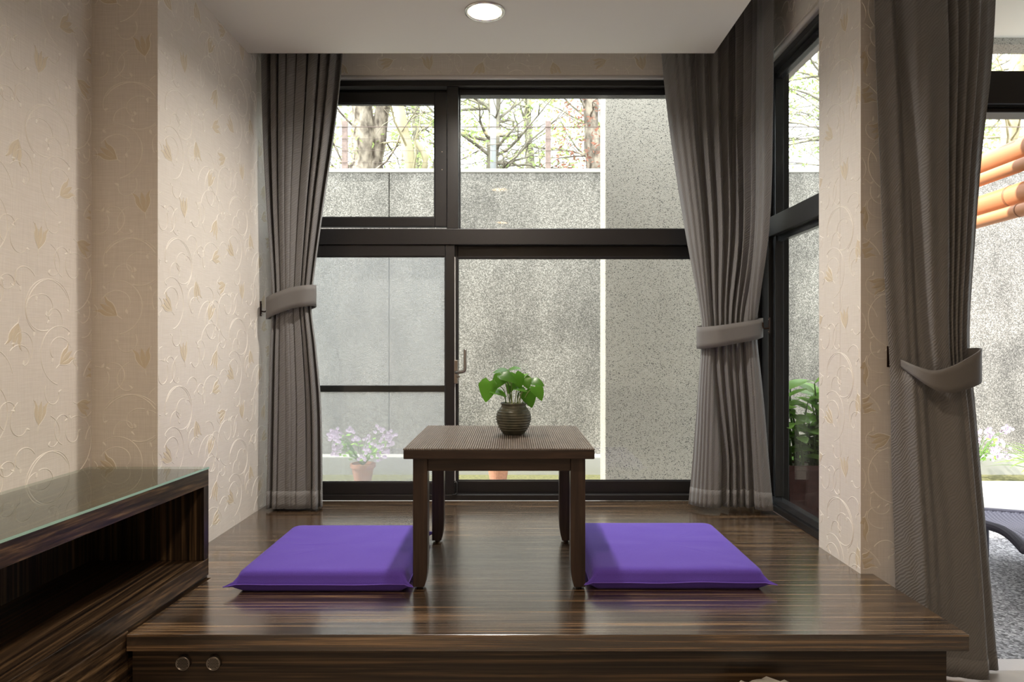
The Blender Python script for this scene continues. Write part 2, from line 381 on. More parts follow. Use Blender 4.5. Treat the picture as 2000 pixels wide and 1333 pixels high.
def relief(parent, O, U, V, Nn, wd, ht, off=(0, 0)):
    O, U, V, Nn = Vector(O), Vector(U), Vector(V), Vector(Nn)
    for strokes, nm, mt, h in ((VT[0], 'vine_relief', 'vine', .0012), (VT[1], 'tulip_relief', 'tulip', .0009)):
        mb = MB()
        for i in range(-1, int(wd/S_)+2):
            for j in range(-1, int(ht/S_)+3):
                ox = i*S_+off[0]; oy = (j+(.5 if i % 2 else 0))*S_+off[1]-S_
                for st in strokes:
                    run = []
                    def flush(run):
                        if len(run) < 2: return
                        b = len(mb.v); m = len(run)
                        for q, (x, y, ww) in enumerate(run):
                            x2, y2 = run[min(q+1, m-1)][:2]; x1, y1 = run[max(q-1, 0)][:2]
                            dx, dy = x2-x1, y2-y1; l = math.hypot(dx, dy) or 1; nx, ny = -dy/l*ww/2, dx/l*ww/2
                            for (px, py, hh) in ((x+nx, y+ny, .00005), (x, y, h), (x-nx, y-ny, .00005)):
                                mb.v.append(tuple(O+U*px+V*py+Nn*hh))
                        for q in range(m-1):
                            a = b+3*q; mb.f += [(a, a+1, a+4, a+3), (a+1, a+2, a+5, a+4)]
                    for (x, y, ww) in st:
                        X, Y = x+ox, y+oy
                        if .004 < X < wd-.004 and .004 < Y < ht-.004: run.append((X, Y, ww))
                        else: flush(run); run = []
                    flush(run)
        if mb.v: mb.build(nm, mt, parent, smooth=False, kind='stuff')
wl = structure('wall_left', box('wall_left', 'wallpaper', (-1.6, -1.422, -2.8, 2.289, -.40, 2.55)), 'cream wallpapered wall with scrolling tulip vines beside the low cabinet', 'wall')
relief(wl, (-1.422, 2.289, .30), (0, -1, 0), (0, 0, 1), (1, 0, 0), 1.1, 1.82, (.10, .05))
wp = structure('wall_left', box('wall_left_bay', 'wallpaper', (-1.6, -1.2, 2.289, 3.56, -.40, 2.55)), 'pale wallpapered wall of the window bay beside the left curtain', 'wall')
relief(wp, (-1.422, 2.289, .30), (1, 0, 0), (0, 0, 1), (0, -1, 0), .222, 1.82, (.02, .21))
relief(wp, (-1.2, 2.289, .0), (0, 1, 0), (0, 0, 1), (1, 0, 0), 1.05, 2.5, (.03, .0))
wb = structure('wall_back', box('wall_back', 'wallpaper', (-1.2, 1.19, 3.36, 3.56, 2.125, 2.55)), 'strip of cream wallpapered wall above the back window', 'wall')
relief(wb, (-1.2, 3.36, 2.125), (1, 0, 0), (0, 0, 1), (0, -1, 0), 2.39, .42, (.1, .1))
wr = structure('wall_right', MB().box(1.19, 1.40, 2.62, 3.56, 2.125, 2.55).build('wall_right', 'wallpaper'), 'strip of wallpapered wall above the right side window', 'wall')
relief(wr, (1.19, 3.36, 2.125), (0, -1, 0), (0, 0, 1), (-1, 0, 0), .74, .42, (.2, .02))
wq = structure('wall_right', box('wall_right_pillar', 'wallpaper', (1.19, 1.44, 2.306, 2.62, -.40, 2.55)), 'cream wallpapered pillar between the side window and the right curtain', 'wall')
relief(wq, (1.19, 2.62, 0), (0, -1, 0), (0, 0, 1), (-1, 0, 0), .314, 2.5, (.05, .12))
relief(wq, (1.19, 2.306, -.3), (1, 0, 0), (0, 0, 1), (0, -1, 0), .25, 2.8, (.12, .0))
box('paper_seam', 'vine', (1.1893, 1.19, 2.452, 2.4528, 0, 2.5), wq)
structure('wall_far_right', box('wall_room_right', 'render', (3.4, 3.5, -2.8, 2.3, -.40, 2.55)), 'plain wall on the far right of the room', 'wall')
structure('wall_rear', box('wall_rear', 'wallpaper', (-1.6, 3.5, -2.9, -2.8, -.40, 2.55)), 'papered wall behind the viewer', 'wall')
structure('wall_door_head', box('wall_door_head', 'paint', (1.44, 3.5, 2.306, 2.5, 2.42, 2.55)), 'plain lintel above the right doorway', 'wall')
def moulding(name, pts):
    mb = MB(); mb.tube(pts, .011, 12); o = mb.build(name, 'moulding', smooth=True); return o
structure('trim_1', moulding('trim_1', [(-1.2, 3.372, 2.118), (1.2, 3.372, 2.118)]), 'rounded pale edge bead over the back window', 'trim')
structure('trim_2', moulding('trim_2', [(1.206, 3.372, 2.118), (1.206, 2.62, 2.118)]), 'rounded pale edge bead over the right side window', 'trim')

# ------------------------------------------------------------------ windows
def bars(parent, items, matn='aluminium', bevel=.003):
    for nm, b in items: box(nm, matn, b, parent, bevel=bevel)
w1 = empty('window_1', (0, 3.39, 0)); tag(w1, 'dark aluminium framed window filling the back wall of the bay', 'window', kind='structure')
Y0 = 0.0; Y1 = .10
bars(w1, [('frame_head', (-1.2, 1.227, Y0, Y1, 2.082, 2.110)), ('frame_sill', (-1.2, 1.227, Y0, Y1, 0, .030)), ('frame_jamb', (-1.2, -1.165, Y0, Y1, .03, 2.082)),
          ('frame_jamb', (1.150, 1.227, Y0, Y1, .03, 2.082)), ('transom', (-1.165, 1.150, Y0, Y1, 1.286, 1.366)), ('mullion', (-.327, -.269, Y0+.004, Y1, 1.366, 2.082))])
bars(w1, [('head_bead', (-.269, 1.150, Y0+.045, Y1, 2.053, 2.082)), ('head_bead', (-1.165, -.327, Y0+.06, Y1, 2.060, 2.082))], 'aluminium_gloss', .002)
def sash(name, x0, x1, z0, z1, y0, y1, st, bt, tt, label=None, sr=None, bead=True):
    e = empty(name, (0, 0, 0)); e.parent = w1
    sr = sr or st
    bars(e, [('stile', (x0, x0+st, y0, y1, z0, z1)), ('stile', (x1-sr, x1, y0, y1, z0, z1)), ('rail', (x0+st, x1-sr, y0, y1, z0, z0+bt)), ('rail', (x0+st, x1-sr, y0, y1, z1-tt, z1))])
    ym = (y0+y1)/2
    box('glass_pane', 'glass', (x0+st-.004, x1-sr+.004, ym-.003, ym+.003, z0+bt-.004, z1-tt+.004), e)
    if bead:
        g = MB(); i0, i1, k0, k1 = x0+st, x1-sr, z0+bt, z1-tt; t = .005
        g.box(i0, i1, y0+.004, ym-.004, k1-t, k1); g.box(i0, i1, y0+.004, ym-.004, k0, k0+t); g.box(i0, i0+t, y0+.004, ym-.004, k0+t, k1-t); g.box(i1-t, i1, y0+.004, ym-.004, k0+t, k1-t)
        g.build('gasket', 'aluminium_gloss', e)
    return e
s1 = sash('top_hung_sash', -1.165, -.329, 1.378, 2.056, .012, .055, .06, .046, .056, sr=.060)
for zz in (1.665, 1.755):
    m = MB(); m.tube([(-.352, .011, zz), (-.352, .0135, zz)], .0022, 10); m.build('screw', 'screw', s1)
box('glass_pane', 'glass', (-.27, 1.152, .062, .068, 1.362, 2.056), w1)
bars(w1, [('glazing_bead', (-.269, 1.15, .05, .075, 1.366, 1.376)), ('glazing_bead', (-.269, -.262, .05, .075, 1.376, 2.053))], 'aluminium_gloss', .001)
s2 = sash('sliding_sash', -1.165, -.288, .030, 1.286, .008, .040, .06, .060, .058, sr=.047)
s3 = sash('sliding_sash', -.318, 1.150, .030, 1.286, .046, .080, .042, .060, .062)
box('stile_edge', 'moulding', (-.2885, -.2865, .006, .042, .09, 1.225), s2)
# insect screen outside the left sash
sc = empty('insect_screen'); sc.parent = w1
bars(sc, [('screen_frame', (-1.165, -1.135, .084, .098, .03, 1.286)), ('screen_frame', (-.330, -.300, .084, .098, .03, 1.286)), ('screen_frame', (-1.135, -.33, .084, .098, .03, .055)), ('screen_frame', (-1.135, -.33, .084, .098, 1.262, 1.286)),
          ('screen_midrail', (-1.135, -.33, .080, .098, .540, .574))])
box('screen_mesh', 'screen', (-1.135, -.33, .0905, .0915, .055, 1.262), sc)
# handle
hd = empty('handle'); hd.parent = w1
box('plate', 'steel', (-.290, -.272, -.004, .030, .588, .706), hd, .003)
m = MB(); m.tube(catmull([(-.281, -.002, .645), (-.262, -.020, .647), (-.240, -.030, .650), (-.233, -.032, .664), (-.233, -.032, .700), (-.233, -.032, .762)], 6), .0085, 12); m.build('lever', 'steel', hd, smooth=True)
m = MB(); m.tube([(-.275, -.004, .624), (-.262, -.012, .624)], .006, 10); m.build('lock_button', 'steel', hd, smooth=True)
m = MB(); m.tube(catmull([(-.292, -.002, .10), (-.277, -.004, .09), (-.275, -.004, .05), (-.280, -.004, .035), (-.300, -.004, .030)], 5), .0035, 8); m.build('lock_rod', 'aluminium_gloss', w1, smooth=True)

w2 = empty('window_2', (1.227, 3.39, 0)); tag(w2, 'dark framed side window at the right of the bay', 'window', kind='structure')
# local: x outwards, y negative towards the viewer
bars(w2, [('frame_head', (0, .10, -.80, 0, 2.082, 2.110)), ('frame_sill', (0, .10, -.80, 0, 0, .030)), ('frame_jamb', (0, .10, -.155, 0, .03, 2.082)),
          ('frame_jamb', (0, .10, -.80, -.765, .03, 2.082)), ('transom', (.002, .10, -.765, -.155, 1.300, 1.392))])
bars(w2, [('bead', (.012, .05, -.765, -.155, .03, .062)), ('bead', (.03, .06, -.765, -.155, 1.272, 1.300)), ('bead', (.03, .06, -.765, -.155, 2.045, 2.082)), ('bead', (.02, .06, -.190, -.155, .062, 2.045))], 'aluminium_gloss', .002)
box('glass_pane', 'glass', (.044, .050, -.765, -.19, .055, 1.28), w2); box('glass_pane', 'glass', (.044, .050, -.765, -.19, 1.388, 2.05), w2)
box('corner_post', 'aluminium', (-.037, .0, -.06, 0, 0, 2.11), w2, .003)
d1 = empty('door_1', (1.44, 2.36, -.3)); tag(d1, 'open doorway on the right under a dark transom bar', 'door', kind='structure')
bars(d1, [('transom', (0, 1.96, 0, .11, 1.925, 2.040)), ('transom_lip', (0, 1.96, .03, .11, 1.905, 1.921)), ('frame_jamb', (0, .035, 0, .11, 0, 2.72)), ('frame_head', (.035, 1.96, 0, .11, 2.68, 2.72)), ('frame_jamb', (1.925, 1.96, 0, .11, 0, 1.905))])
box('transom_bead', 'aluminium_gloss', (.035, 1.96, .02, .11, 1.921, 1.925), d1)
box('glass_pane', 'glass', (.035, 1.96, .05, .056, 2.04, 2.68), d1)
structure('door_sill', box('door_sill', 'stone_sill', (1.44, 3.5, 2.24, 2.33, -.44, -.30), bevel=.004), 'pale stone sill of the right doorway', 'sill')

# ------------------------------------------------------------------ outdoors
structure('ground', box('ground', 'pebble_ground', (-9, 11, 2.33, 5.10, -.60, -.36)), 'pebble-washed ground outside the right doorway', 'ground')
structure('ground', box('pavement', 'pavement', (-9, 11, 4.62, 5.64, -.60, -.352)), 'sunlit pale pavement strip before the garden wall', 'ground')
structure('ground', box('moss_channel', 'moss', (-9, 11, 5.64, 6.0, -.60, -.37)), 'mossy channel at the foot of the garden wall', 'ground')
rw = empty('garden_wall', (0, 6.16, -.6)); tag(rw, 'tall grey pebble-dashed garden wall beyond the windows', 'wall', kind='structure')
for a, b in ((-9, -1.124), (-1.116, 11)): box('wall_panel', 'pebble_wall', (a, b, 0, .22, 0, 2.955), rw, bevel=.003)
box('wall_core', 'gasket', (-9, 11, .03, .20, 0, 2.94), rw); box('wall_cap', 'cap', (-9, 11, -.012, .24, 2.955, 2.99), rw, bevel=.006)
box('ledge', 'render', (-9, 11, -.16, 0, 0, .39), rw, bevel=.008)
structure('wall_exterior', box('outer_pillar', 'terrazzo', (.607, 1.785, 4.40, 4.65, -.60, 3.2), bevel=.004), 'speckled terrazzo pillar just outside the back window', 'pillar')
structure('wall_exterior', box('wall_exterior', 'render', (-6, -1.6, 3.3, 3.56, -.6, 2.62)), 'outer wall of the building', 'wall')
cp = empty('canopy', (2.2, 2.5, 2.40)); tag(cp, 'cream canopy soffit with speckled edge outside the right doorway', 'canopy', kind='structure')
box('soffit', 'soffit', (0, 6, -.02, 1.10, .02, .14), cp); box('fascia', 'terrazzo', (0, 6, 1.10, 1.22, -.016, .16), cp)
structure('bank', box('bank', 'soil', (-14, 16, 6.40, 24, 1.5, 2.20)), 'raised earth bank behind the garden wall', 'ground')
# fence on the wall
fe = empty('wire_fence', (0, 6.27, 2.39)); tag(fe, 'rusty post and wire fence on top of the garden wall', 'fence')
for i in range(-3, 6): box('post', 'fence_post', (-1.575+1.885*i, -1.525+1.885*i, -.02, .02, 0, .468), fe, bevel=.003)
for k, zz in enumerate((.41, .30, .19, .08)):
    m = MB(); m.tube([(-8, -.022, zz), (11, -.022, zz)], .0042 if k == 0 else .0016, 6); m.build('wire', 'wire', fe)
# pipes
def pipe(x, z, r, yend, label, joint):
    e = empty('drain_pipe', (x, 2.75, -.36)); tag(e, label, 'pipe', 'orange pipes outside the right doorway')
    h = z+.36; R = .09; pts = [(0, 0, h), (0, yend-R, h-.012*(yend-R))]
    for k in range(1, 7):
        t = k/6*PI/2; pts.append((0, yend-R+R*math.sin(t), h-.012*yend-R*(1-math.cos(t))))
    pts.append((0, yend, 0)); m = MB(); m.tube(pts, r, 24); m.build('tube', 'pvc', e, smooth=True)
    m = MB(); m.tube([(0, joint, h-.012*joint), (0, joint+.012, h-.012*(joint+.012))], r+.002, 24); m.build('joint_ring', 'pvc_joint', e, smooth=True)
    return e
pipe(2.78, 1.86, .062, 1.86, 'thick orange pipe, topmost of the four outside the right doorway', 1.6)
pipe(2.72, 1.755, .036, 1.72, 'thin orange pipe just under the topmost thick pipe', 1.5)
pipe(2.78, 1.62, .062, 1.58, 'thick orange pipe with a joint ring, lower of the two thick ones', .99)
pipe(2.72, 1.515, .036, 1.46, 'thin orange pipe, lowest of the four outside the right doorway', .86)
# trees
random.seed(7)
def tree(name, label, base, paths, leaves, lmat, bmat, spread, center, twigs=0, seed=1, group='trees behind the garden wall', leafsize=.034, branch_r=.017):
    rnd = random.Random(seed)
    e = empty(name, base); tag(e, label, 'tree', group)
    for pts, r0, r1 in paths:
        c = catmull(pts, 6); m = MB(); k = len(c)
        m.tube(c, [r0+(r1-r0)*i/(k-1) + .10*r0*math.sin(i*1.7) for i in range(k)], 12); m.build('trunk', bmat, e, smooth=True)
    if twigs:
        m = MB()
        trunk = catmull(paths[0][0], 10)
        for q in range(twigs):
            p = trunk[rnd.randrange(len(trunk)//6, len(trunk))].copy(); a = rnd.uniform(0, 2*PI); L = rnd.uniform(.5, 1.5)*spread[0]
            d = Vector((math.cos(a), math.sin(a)*.6, rnd.uniform(-.1, .6))).normalized(); pts = [p]
            for s in range(6):
                d = (d+Vector((rnd.uniform(-.3, .3), rnd.uniform(-.3, .3), rnd.uniform(-.2, .25)))).normalized(); pts.append(pts[-1]+d*L/6)
                if s >= 1 and rnd.random() < .8:
                    d2 = (d+Vector((rnd.uniform(-1, 1), rnd.uniform(-.6, .6), rnd.uniform(-.6, .8)))).normalized(); p2 = [pts[-1]]
                    for s2 in range(3):
                        d2 = (d2+Vector((rnd.uniform(-.4, .4), rnd.uniform(-.3, .3), rnd.uniform(-.3, .3)))).normalized(); p2.append(p2[-1]+d2*L*.16)
                    m.tube(p2, [branch_r*.35, branch_r*.28, branch_r*.2, branch_r*.1], 4, caps=False)
            m.tube(pts, [branch_r*(1-.85*i/6) for i in range(7)], 5, caps=False)
        m.build('branches', bmat, e, smooth=True, kind='stuff')
    if leaves:
        m = MB(); ncl = max(6, leaves//28); cl = []
        for q in range(ncl):
            while True:
                p = Vector((rnd.uniform(-1, 1), rnd.uniform(-1, 1), rnd.uniform(-1, 1)))
                if p.length < 1: break
            cl.append(Vector(center)+Vector((p.x*spread[0], p.y*spread[1], p.z*spread[2])))
        for q in range(leaves):
            p = rnd.choice(cl)+Vector((rnd.gauss(0, .14), rnd.gauss(0, .14), rnd.gauss(0, .10)))
            u = Vector((rnd.uniform(-1, 1), rnd.uniform(-1, 1), rnd.uniform(-.8, .5))).normalized(); v = u.orthogonal().normalized()
            v = Matrix.Rotation(rnd.uniform(0, 6.28), 3, u) @ v; s = leafsize*rnd.uniform(.6, 1.3)
            b = len(m.v); m.v += [tuple(p-u*s), tuple(p+v*s*.38), tuple(p+u*s), tuple(p-v*s*.38)]; m.f.append((b, b+1, b+2, b+3))
        m.build('foliage', lmat, e, kind='stuff')
    return e
tree('twin_trunk_tree', 'thick rough-barked tree with a split trunk behind the wall', (-1.80, 8.0, 2.18),
     [([(0.02, 0, 0), (0.01, 0, .5), (.05, 0, 1.0), (-.05, 0, 2.4)], .17, .13), ([(.15, 0, .0), (.17, 0, .5), (.19, .05, 1.0), (.42, .1, 2.4)], .12, .09)], 1500, 'tree_leaf', 'bark_rough', (1.5, 1.0, .9), (0, .6, 1.5), 9, 3)
tree('pale_trunk_tree', 'smooth pale trunk leaning left beside the split tree', (-1.14, 7.6, 2.18), [([(.03, 0, 0), (.02, 0, .35), (-.03, 0, .8), (-.17, 0, 1.5), (-.25, 0, 2.6)], .065, .055), ([(.05, 0, .40), (.14, 0, .55), (.16, 0, .72), (.06, 0, .9)], .035, .03)],
     500, 'tree_leaf', 'bark_pale', (.8, .6, .6), (.3, .5, 1.6), 5, 4)
tree('sapling', 'thin curved sapling right of the pale trunk', (-.96, 7.7, 2.18), [([(-.03, 0, 0), (.0, 0, .35), (.10, 0, .75), (.25, 0, 1.6)], .032, .02)], 250, 'tree_leaf', 'bark_grey', (.6, .5, .6), (.2, .3, 1.3), 4, 5)
tree('bare_conifer', 'bare conifer with long level branches behind the wall', (-.24, 8.2, 2.18), [([(-.03, 0, 0), (0, 0, .8), (.03, 0, 1.6), (.04, 0, 3.2)], .085, .06)], 420, 'tree_leaf', 'bark_grey', (1.1, .8, .8), (0, .2, 1.3), 34, 6, branch_r=.024)
tree('russet_tree', 'tree with russet leaves beside the terrazzo pillar', (.98, 8.4, 2.18), [([(0, 0, 0), (.03, 0, .8), (0, 0, 1.6), (.05, 0, 3)], .11, .08)], 700, 'red_leaf', 'bark_rough', (.75, .6, .8), (-.1, -.2, 1.1), 18, 8)
tree('leafy_tree', 'leafy green tree seen through the side window', (3.5, 8.2, 2.18), [([(0.5, 0, 0), (.45, 0, 1), (.3, 0, 2), (.2, 0, 3.4)], .10, .06)], 1700, 'tree_leaf', 'bark_grey', (1.2, 1.0, 1.0), (.0, 0, 1.9), 22, 9)
tree('forked_tree', 'pale forked tree seen through the right doorway', (5.9, 8.4, 2.18), [([(.15, 0, 0), (.2, 0, .6), (.30, 0, 1.3), (.45, 0, 2.6)], .11, .08), ([(.25, 0, .1), (.5, 0, .45), (.95, 0, .95), (1.3, 0, 2.0), (1.0, 0, 3.0)], .085, .06)],
     2000, 'tree_leaf', 'bark_pale', (1.6, 1.0, 1.2), (.3, .5, 2.0), 22, 10)
far = [(-4.6, 13, 1), (-2.0, 14, 2), (.3, 13.5, 3), (2.0, 15, 4), (4.6, 14, 5), (7.2, 13, 6), (9.6, 14, 7)]
for x, y, q in far:
    nm = ['leftmost', 'second from the left', 'third from the left', 'middle', 'third from the right', 'second from the right', 'rightmost'][q-1]
    tree('distant_tree', 'hazy distant tree beyond the fence, %s of the far row' % nm, (x, y, 2.18), [([(0, 0, 0), (.1, 0, 1.5), (0, 0, 3.4), (.1, 0, 5.5)], .12, .05)], 2200, 'tree_leaf', 'bark_grey', (1.7, 1.2, 2.0), (0, 0, 2.4), 20, 20+q, 'distant trees', .055, .03)
m = MB(); m.tube([(0, 0, 0), (0, 0, 4)], .035, 12); lp = m.build('light_pole', 'pole', smooth=True); lp.location = (-.22, 7.9, 2.18); tag(lp, 'pale metal pole standing against the bare conifer', 'pole')

# leaf and plant helpers
def leaf_mesh(name, L=1, W=.5, droop=.25, fold=.15, heart=False, n=9):
    mb = MB()
    for i in range(n+1):
        t = i/n
        if heart:
            wv = W*(math.sin(PI*min(1, .30+t*.70))**.9)*(1 if t < .98 else .0) ; 
            wv = W*math.sqrt(max(0, 1-(max(0, .25-t)/.25)**2))*(1-t**1.7)**.85 if t > 0 else W*.0
        else: wv = W*math.sin(PI*(t*.96+.02))**.85
        zc = -droop*t*t*L; y = t*L
        if heart:
            for sx in (-1, -.55, 0, .55, 1):
                back = -.16*L*math.exp(-((abs(sx)-.55)/.3)**2)*max(0, 1-t*3.5)
                ww = W*.5 if i == 0 else wv*.5
                mb.v.append((sx*ww*(1 if i else .75), y+back*(1 if sx else 0), zc+abs(sx)*fold*wv-.10*sx*sx*wv))
        else:
            for sx in (-1, -.5, 0, .5, 1): mb.v.append((sx*wv*.5, y, zc+abs(sx)*fold*wv-.08*sx*sx*wv))
    for i in range(n):
        for k in range(4):
            a = i*5+k; mb.f.append((a, a+1, a+6, a+5))
    me = bpy.data.meshes.new(name); me.from_pydata(mb.v, [], mb.f); me.update(); me.shade_smooth()
    return me
def place_leaf(me, matn, parent, base, direc, normal, size, name='leaf', wscale=1):
    if not me.materials: me.materials.append(M[matn])
    o = bpy.data.objects.new(name, me); C.objects.link(o)
    y = Vector(direc).normalized(); nz = Vector(normal); z = (nz-y*nz.dot(y)).normalized(); x = y.cross(z)
    mtx = Matrix(((x.x, y.x, z.x, 0), (x.y, y.y, z.y, 0), (x.z, y.z, z.z, 0), (0, 0, 0, 1))) @ Matrix.Diagonal((size*wscale, size, size, 1))
    mtx.translation = Vector(base); o.parent = parent; o.matrix_local = mtx
    return o
# planter bush beside the side window
pb = empty('planter_bush', (1.58, 3.44, -.36)); tag(pb, 'leafy green shrub in a big dark red planter outside the side window', 'plant')
mb = MB(); b0 = [(-.25, -.19), (.25, -.19), (.25, .19), (-.25, .19)]
for s, z in ((.90, 0), (1.0, .535), (1.02, .535), (1.02, .56), (.94, .56), (.93, .47)): mb.v += [(x*s, y*s, z) for x, y in b0]
for i in range(5):
    for k in range(4): a = i*4+k; c = i*4+(k+1) % 4; mb.f.append((a, c, c+4, a+4))
mb.f += [(3, 2, 1, 0), (20, 21, 22, 23)]; mb.build('planter', 'planter', pb, bevel=.006)
box('soil', 'soil', (-.23, .23, -.17, .17, .45, .51), pb)
rnd = random.Random(11); lm = leaf_mesh('bush_leaf', 1, .56, .25, .15)
tips = []
for q in range(38):
    a = rnd.uniform(0, 2*PI); r = rnd.uniform(.05, .9); b = Vector((r*.20*math.cos(a)-.02, r*.14*math.sin(a)-.01, .50)); d = Vector((math.cos(a)*.26*r-.02, math.sin(a)*.22*r-.08, 1)).normalized()
    L = rnd.uniform(.14, .46); pts = [b+d*L*t+Vector((rnd.uniform(-.02, .02), rnd.uniform(-.02, .02), 0)) for t in (0, .35, .7, 1)]
    tips.append(pts)
mm = MB()
for pts in tips: mm.tube(pts, [.008, .007, .005, .003], 6)
mm.build('stems', 'stem', pb, smooth=True, kind='stuff')
cnt = 0
for pts in tips:
    for k in range(7):
        if cnt >= 290: break
        t = 1-k*.13; i = min(2, int(t*3)); p = pts[i].lerp(pts[i+1], t*3-i) if t < 1 else pts[3]
        a = k*2.4+rnd.uniform(-.4, .4); d = Vector((math.cos(a), math.sin(a), rnd.uniform(-.05, .55)+(.5 if k < 2 else 0)))
        place_leaf(lm, 'bush_leaf', pb, p, d, Vector((rnd.uniform(-.3, .3), rnd.uniform(-.3, .3), 1)), rnd.uniform(.09, .14)); cnt += 1
# pot plants near the wall
def clay_pot(e, r=.10, h=.16):
    m = MB(); m.lathe([(0, 0), (r*.68, 0), (r*.92, h*.8), (r*1.05, h*.8), (r*1.05, h), (r*.92, h), (r*.88, h*.86), (0, h*.86)], 28); m.build('pot', 'terracotta', e, smooth=False)
def flowers(loc, label, col, seed, sp, pot=True):
    e = empty('flowering_plant', loc); tag(e, label, 'plant', 'potted plants along the garden wall'); (clay_pot(e, .10, .15) if pot else None); r = random.Random(seed); ms, mf = MB(), MB(); ml = MB()
    for q in range(26):
        a = r.uniform(0, 6.28); d = Vector((math.cos(a)*sp, math.sin(a)*sp*.6, r.uniform(.08, .32))); p0 = Vector((0, 0, .13)); p1 = p0+d*.6+Vector((0, 0, .06)); p2 = p0+d
        ms.tube([p0, p1, p2], [.003, .0025, .002], 5)
        for c in range(7):
            cc = p2+Vector((r.gauss(0, .022), r.gauss(0, .02), r.gauss(0, .018)))
            for k in range(5):
                aa = k*2*PI/5; b = len(mf.v); u = Vector((math.cos(aa), -.35, math.sin(aa)))*.017; v = Vector((-math.sin(aa), -.2, math.cos(aa)))*.008
                mf.v += [tuple(cc), tuple(cc+u*.6+v), tuple(cc+u), tuple(cc+u*.6-v)]; mf.f.append((b, b+1, b+2, b+3))
        for c in range(3):
            p = p0.lerp(p2, r.uniform(.3, .9)); u = Vector((r.uniform(-1, 1), r.uniform(-1, 1), r.uniform(-.2, .8))).normalized()*.05; v = u.orthogonal().normalized()*.014; b = len(ml.v)
            ml.v += [tuple(p), tuple(p+u*.5+v), tuple(p+u), tuple(p+u*.5-v)]; ml.f.append((b, b+1, b+2, b+3))
    ms.build('stems', 'stem', e, kind='stuff'); mf.build('blossoms', col, e, kind='stuff'); ml.build('leaves', 'bush_leaf', e, kind='stuff')
flowers((-1.24, 5.62, -.352), 'pale pink flowers in a clay pot behind the screened pane', 'blossom', 3, .24)
flowers((3.97, 5.80, -.37), 'white and purple flowers at the wall foot seen right of the curtain', 'blossom', 5, .26, False)
cpz = empty('clay_flowerpot', (-.115, 5.62, -.352)); tag(cpz, 'clay pot with low greenery seen beneath the table', 'pot', 'potted plants along the garden wall'); clay_pot(cpz, .10, .18)
r = random.Random(4); lm3 = leaf_mesh('low_leaf', 1, .45, .3, .2)
for q in range(16):
    a = q*2.4; place_leaf(lm3, 'bush_leaf', cpz, (0, 0, .16), (math.cos(a), math.sin(a), .9), (0, 0, 1), .10)
sp = empty('spiky_plant', (4.36, 5.60, -.37)); tag(sp, 'spiky bright green plant with arching strap leaves by the garden wall', 'plant', 'potted plants along the garden wall')
lm2 = leaf_mesh('strap_leaf', 1, .085, .55, .2, n=10); r = random.Random(9)
for q in range(44):
    a = q*2.4; place_leaf(lm2, 'spiky_leaf', sp, (0, 0, .09+.003*q), (math.cos(a), math.sin(a), r.uniform(.4, 1.6)), (0, 0, 1), r.uniform(.22, .34))
# wicker lounger outside the doorway
lg = empty('wicker_lounger', (2.20, 2.90, -.36), math.atan2(-.21, .55)); tag(lg, 'grey woven wicker lounger on the pebble ground outside the doorway', 'lounger')
def lz(t): return .245+.03*math.sin(t*PI*1.6+.6)
mb = MB(); nx, ny = 70, 70; Lx, Ly = .72, .92
for j in range(ny+1):
    for i in range(nx+1):
        x = i/nx*Lx; y = j/ny*Ly; mb.v.append((x, y, lz(y/Ly)+.004*((-1)**((i//2+j) % 2))*(1 if 0 < i < nx else 0)))
for j in range(ny):
    for i in range(nx): a = j*(nx+1)+i; mb.f.append((a, a+1, a+nx+2, a+nx+1))
mb.build('woven_seat', 'wicker', lg, smooth=False, solid=.012)
for x in (0, Lx):
    pts = [(x, y*Ly, lz(y)) for y in [k/24 for k in range(25)]]
    m = MB(); m.tube(pts, .018, 10); rim = m.build('rim', 'wicker', lg, smooth=True)
    wv = MB()
    for k in range(90):
        t = k/89; y = t*Ly; wv.tube([(x+.0195*math.cos(a), y+.004*a/PI, lz(t)+.0195*math.sin(a)) for a in [q*PI/5 for q in range(11)]], .0028, 4, caps=False)
    wv.build('braid', 'wicker_dark', rim, kind='stuff')
for y in (0, Ly):
    m = MB(); m.tube([(0, y, lz(y/Ly)), (Lx, y, lz(y/Ly))], .018, 10); m.build('end_rim', 'wicker', lg, smooth=True)
for x in (.06, Lx-.06):
    for y in (.10, Ly-.10):
        m = MB(); m.tube([(x, y, lz(y/Ly)), (x, y, 0)], .02, 10); m.build('leg', 'wicker_dark', lg, smooth=True)

# ------------------------------------------------------------------ platform, cabinet
pf = empty('platform', (0, 1.82, -.3)); tag(pf, 'raised platform with glossy dark zebra-grain veneer under the low table', 'platform')
mb = MB(); y0 = 0.0
mb.v = [(-1.0385, 0, .3), (1.232, 0, .3), (1.232, .486, .3), (1.19, .486, .3), (1.19, .80, .3), (1.227, .80, .3), (1.227, 1.57, .3), (-1.2, 1.57, .3), (-1.2, .4685, .3), (-1.195, .446, .3), (-1.010, .446, .3)]
k = len(mb.v); mb.v += [(x, y, .255) for x, y, z in mb.v]; mb.f = [tuple(range(k)), tuple(reversed(range(k, 2*k)))]+[(i, i+k, (i+1) % k+k, (i+1) % k) for i in range(k)]
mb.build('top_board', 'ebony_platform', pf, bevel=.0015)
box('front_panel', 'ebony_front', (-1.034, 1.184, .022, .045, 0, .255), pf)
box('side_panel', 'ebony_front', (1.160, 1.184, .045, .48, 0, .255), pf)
box('carcass', 'ebony_front', (-1.005, 1.160, .045, 1.56, 0, .255), pf)
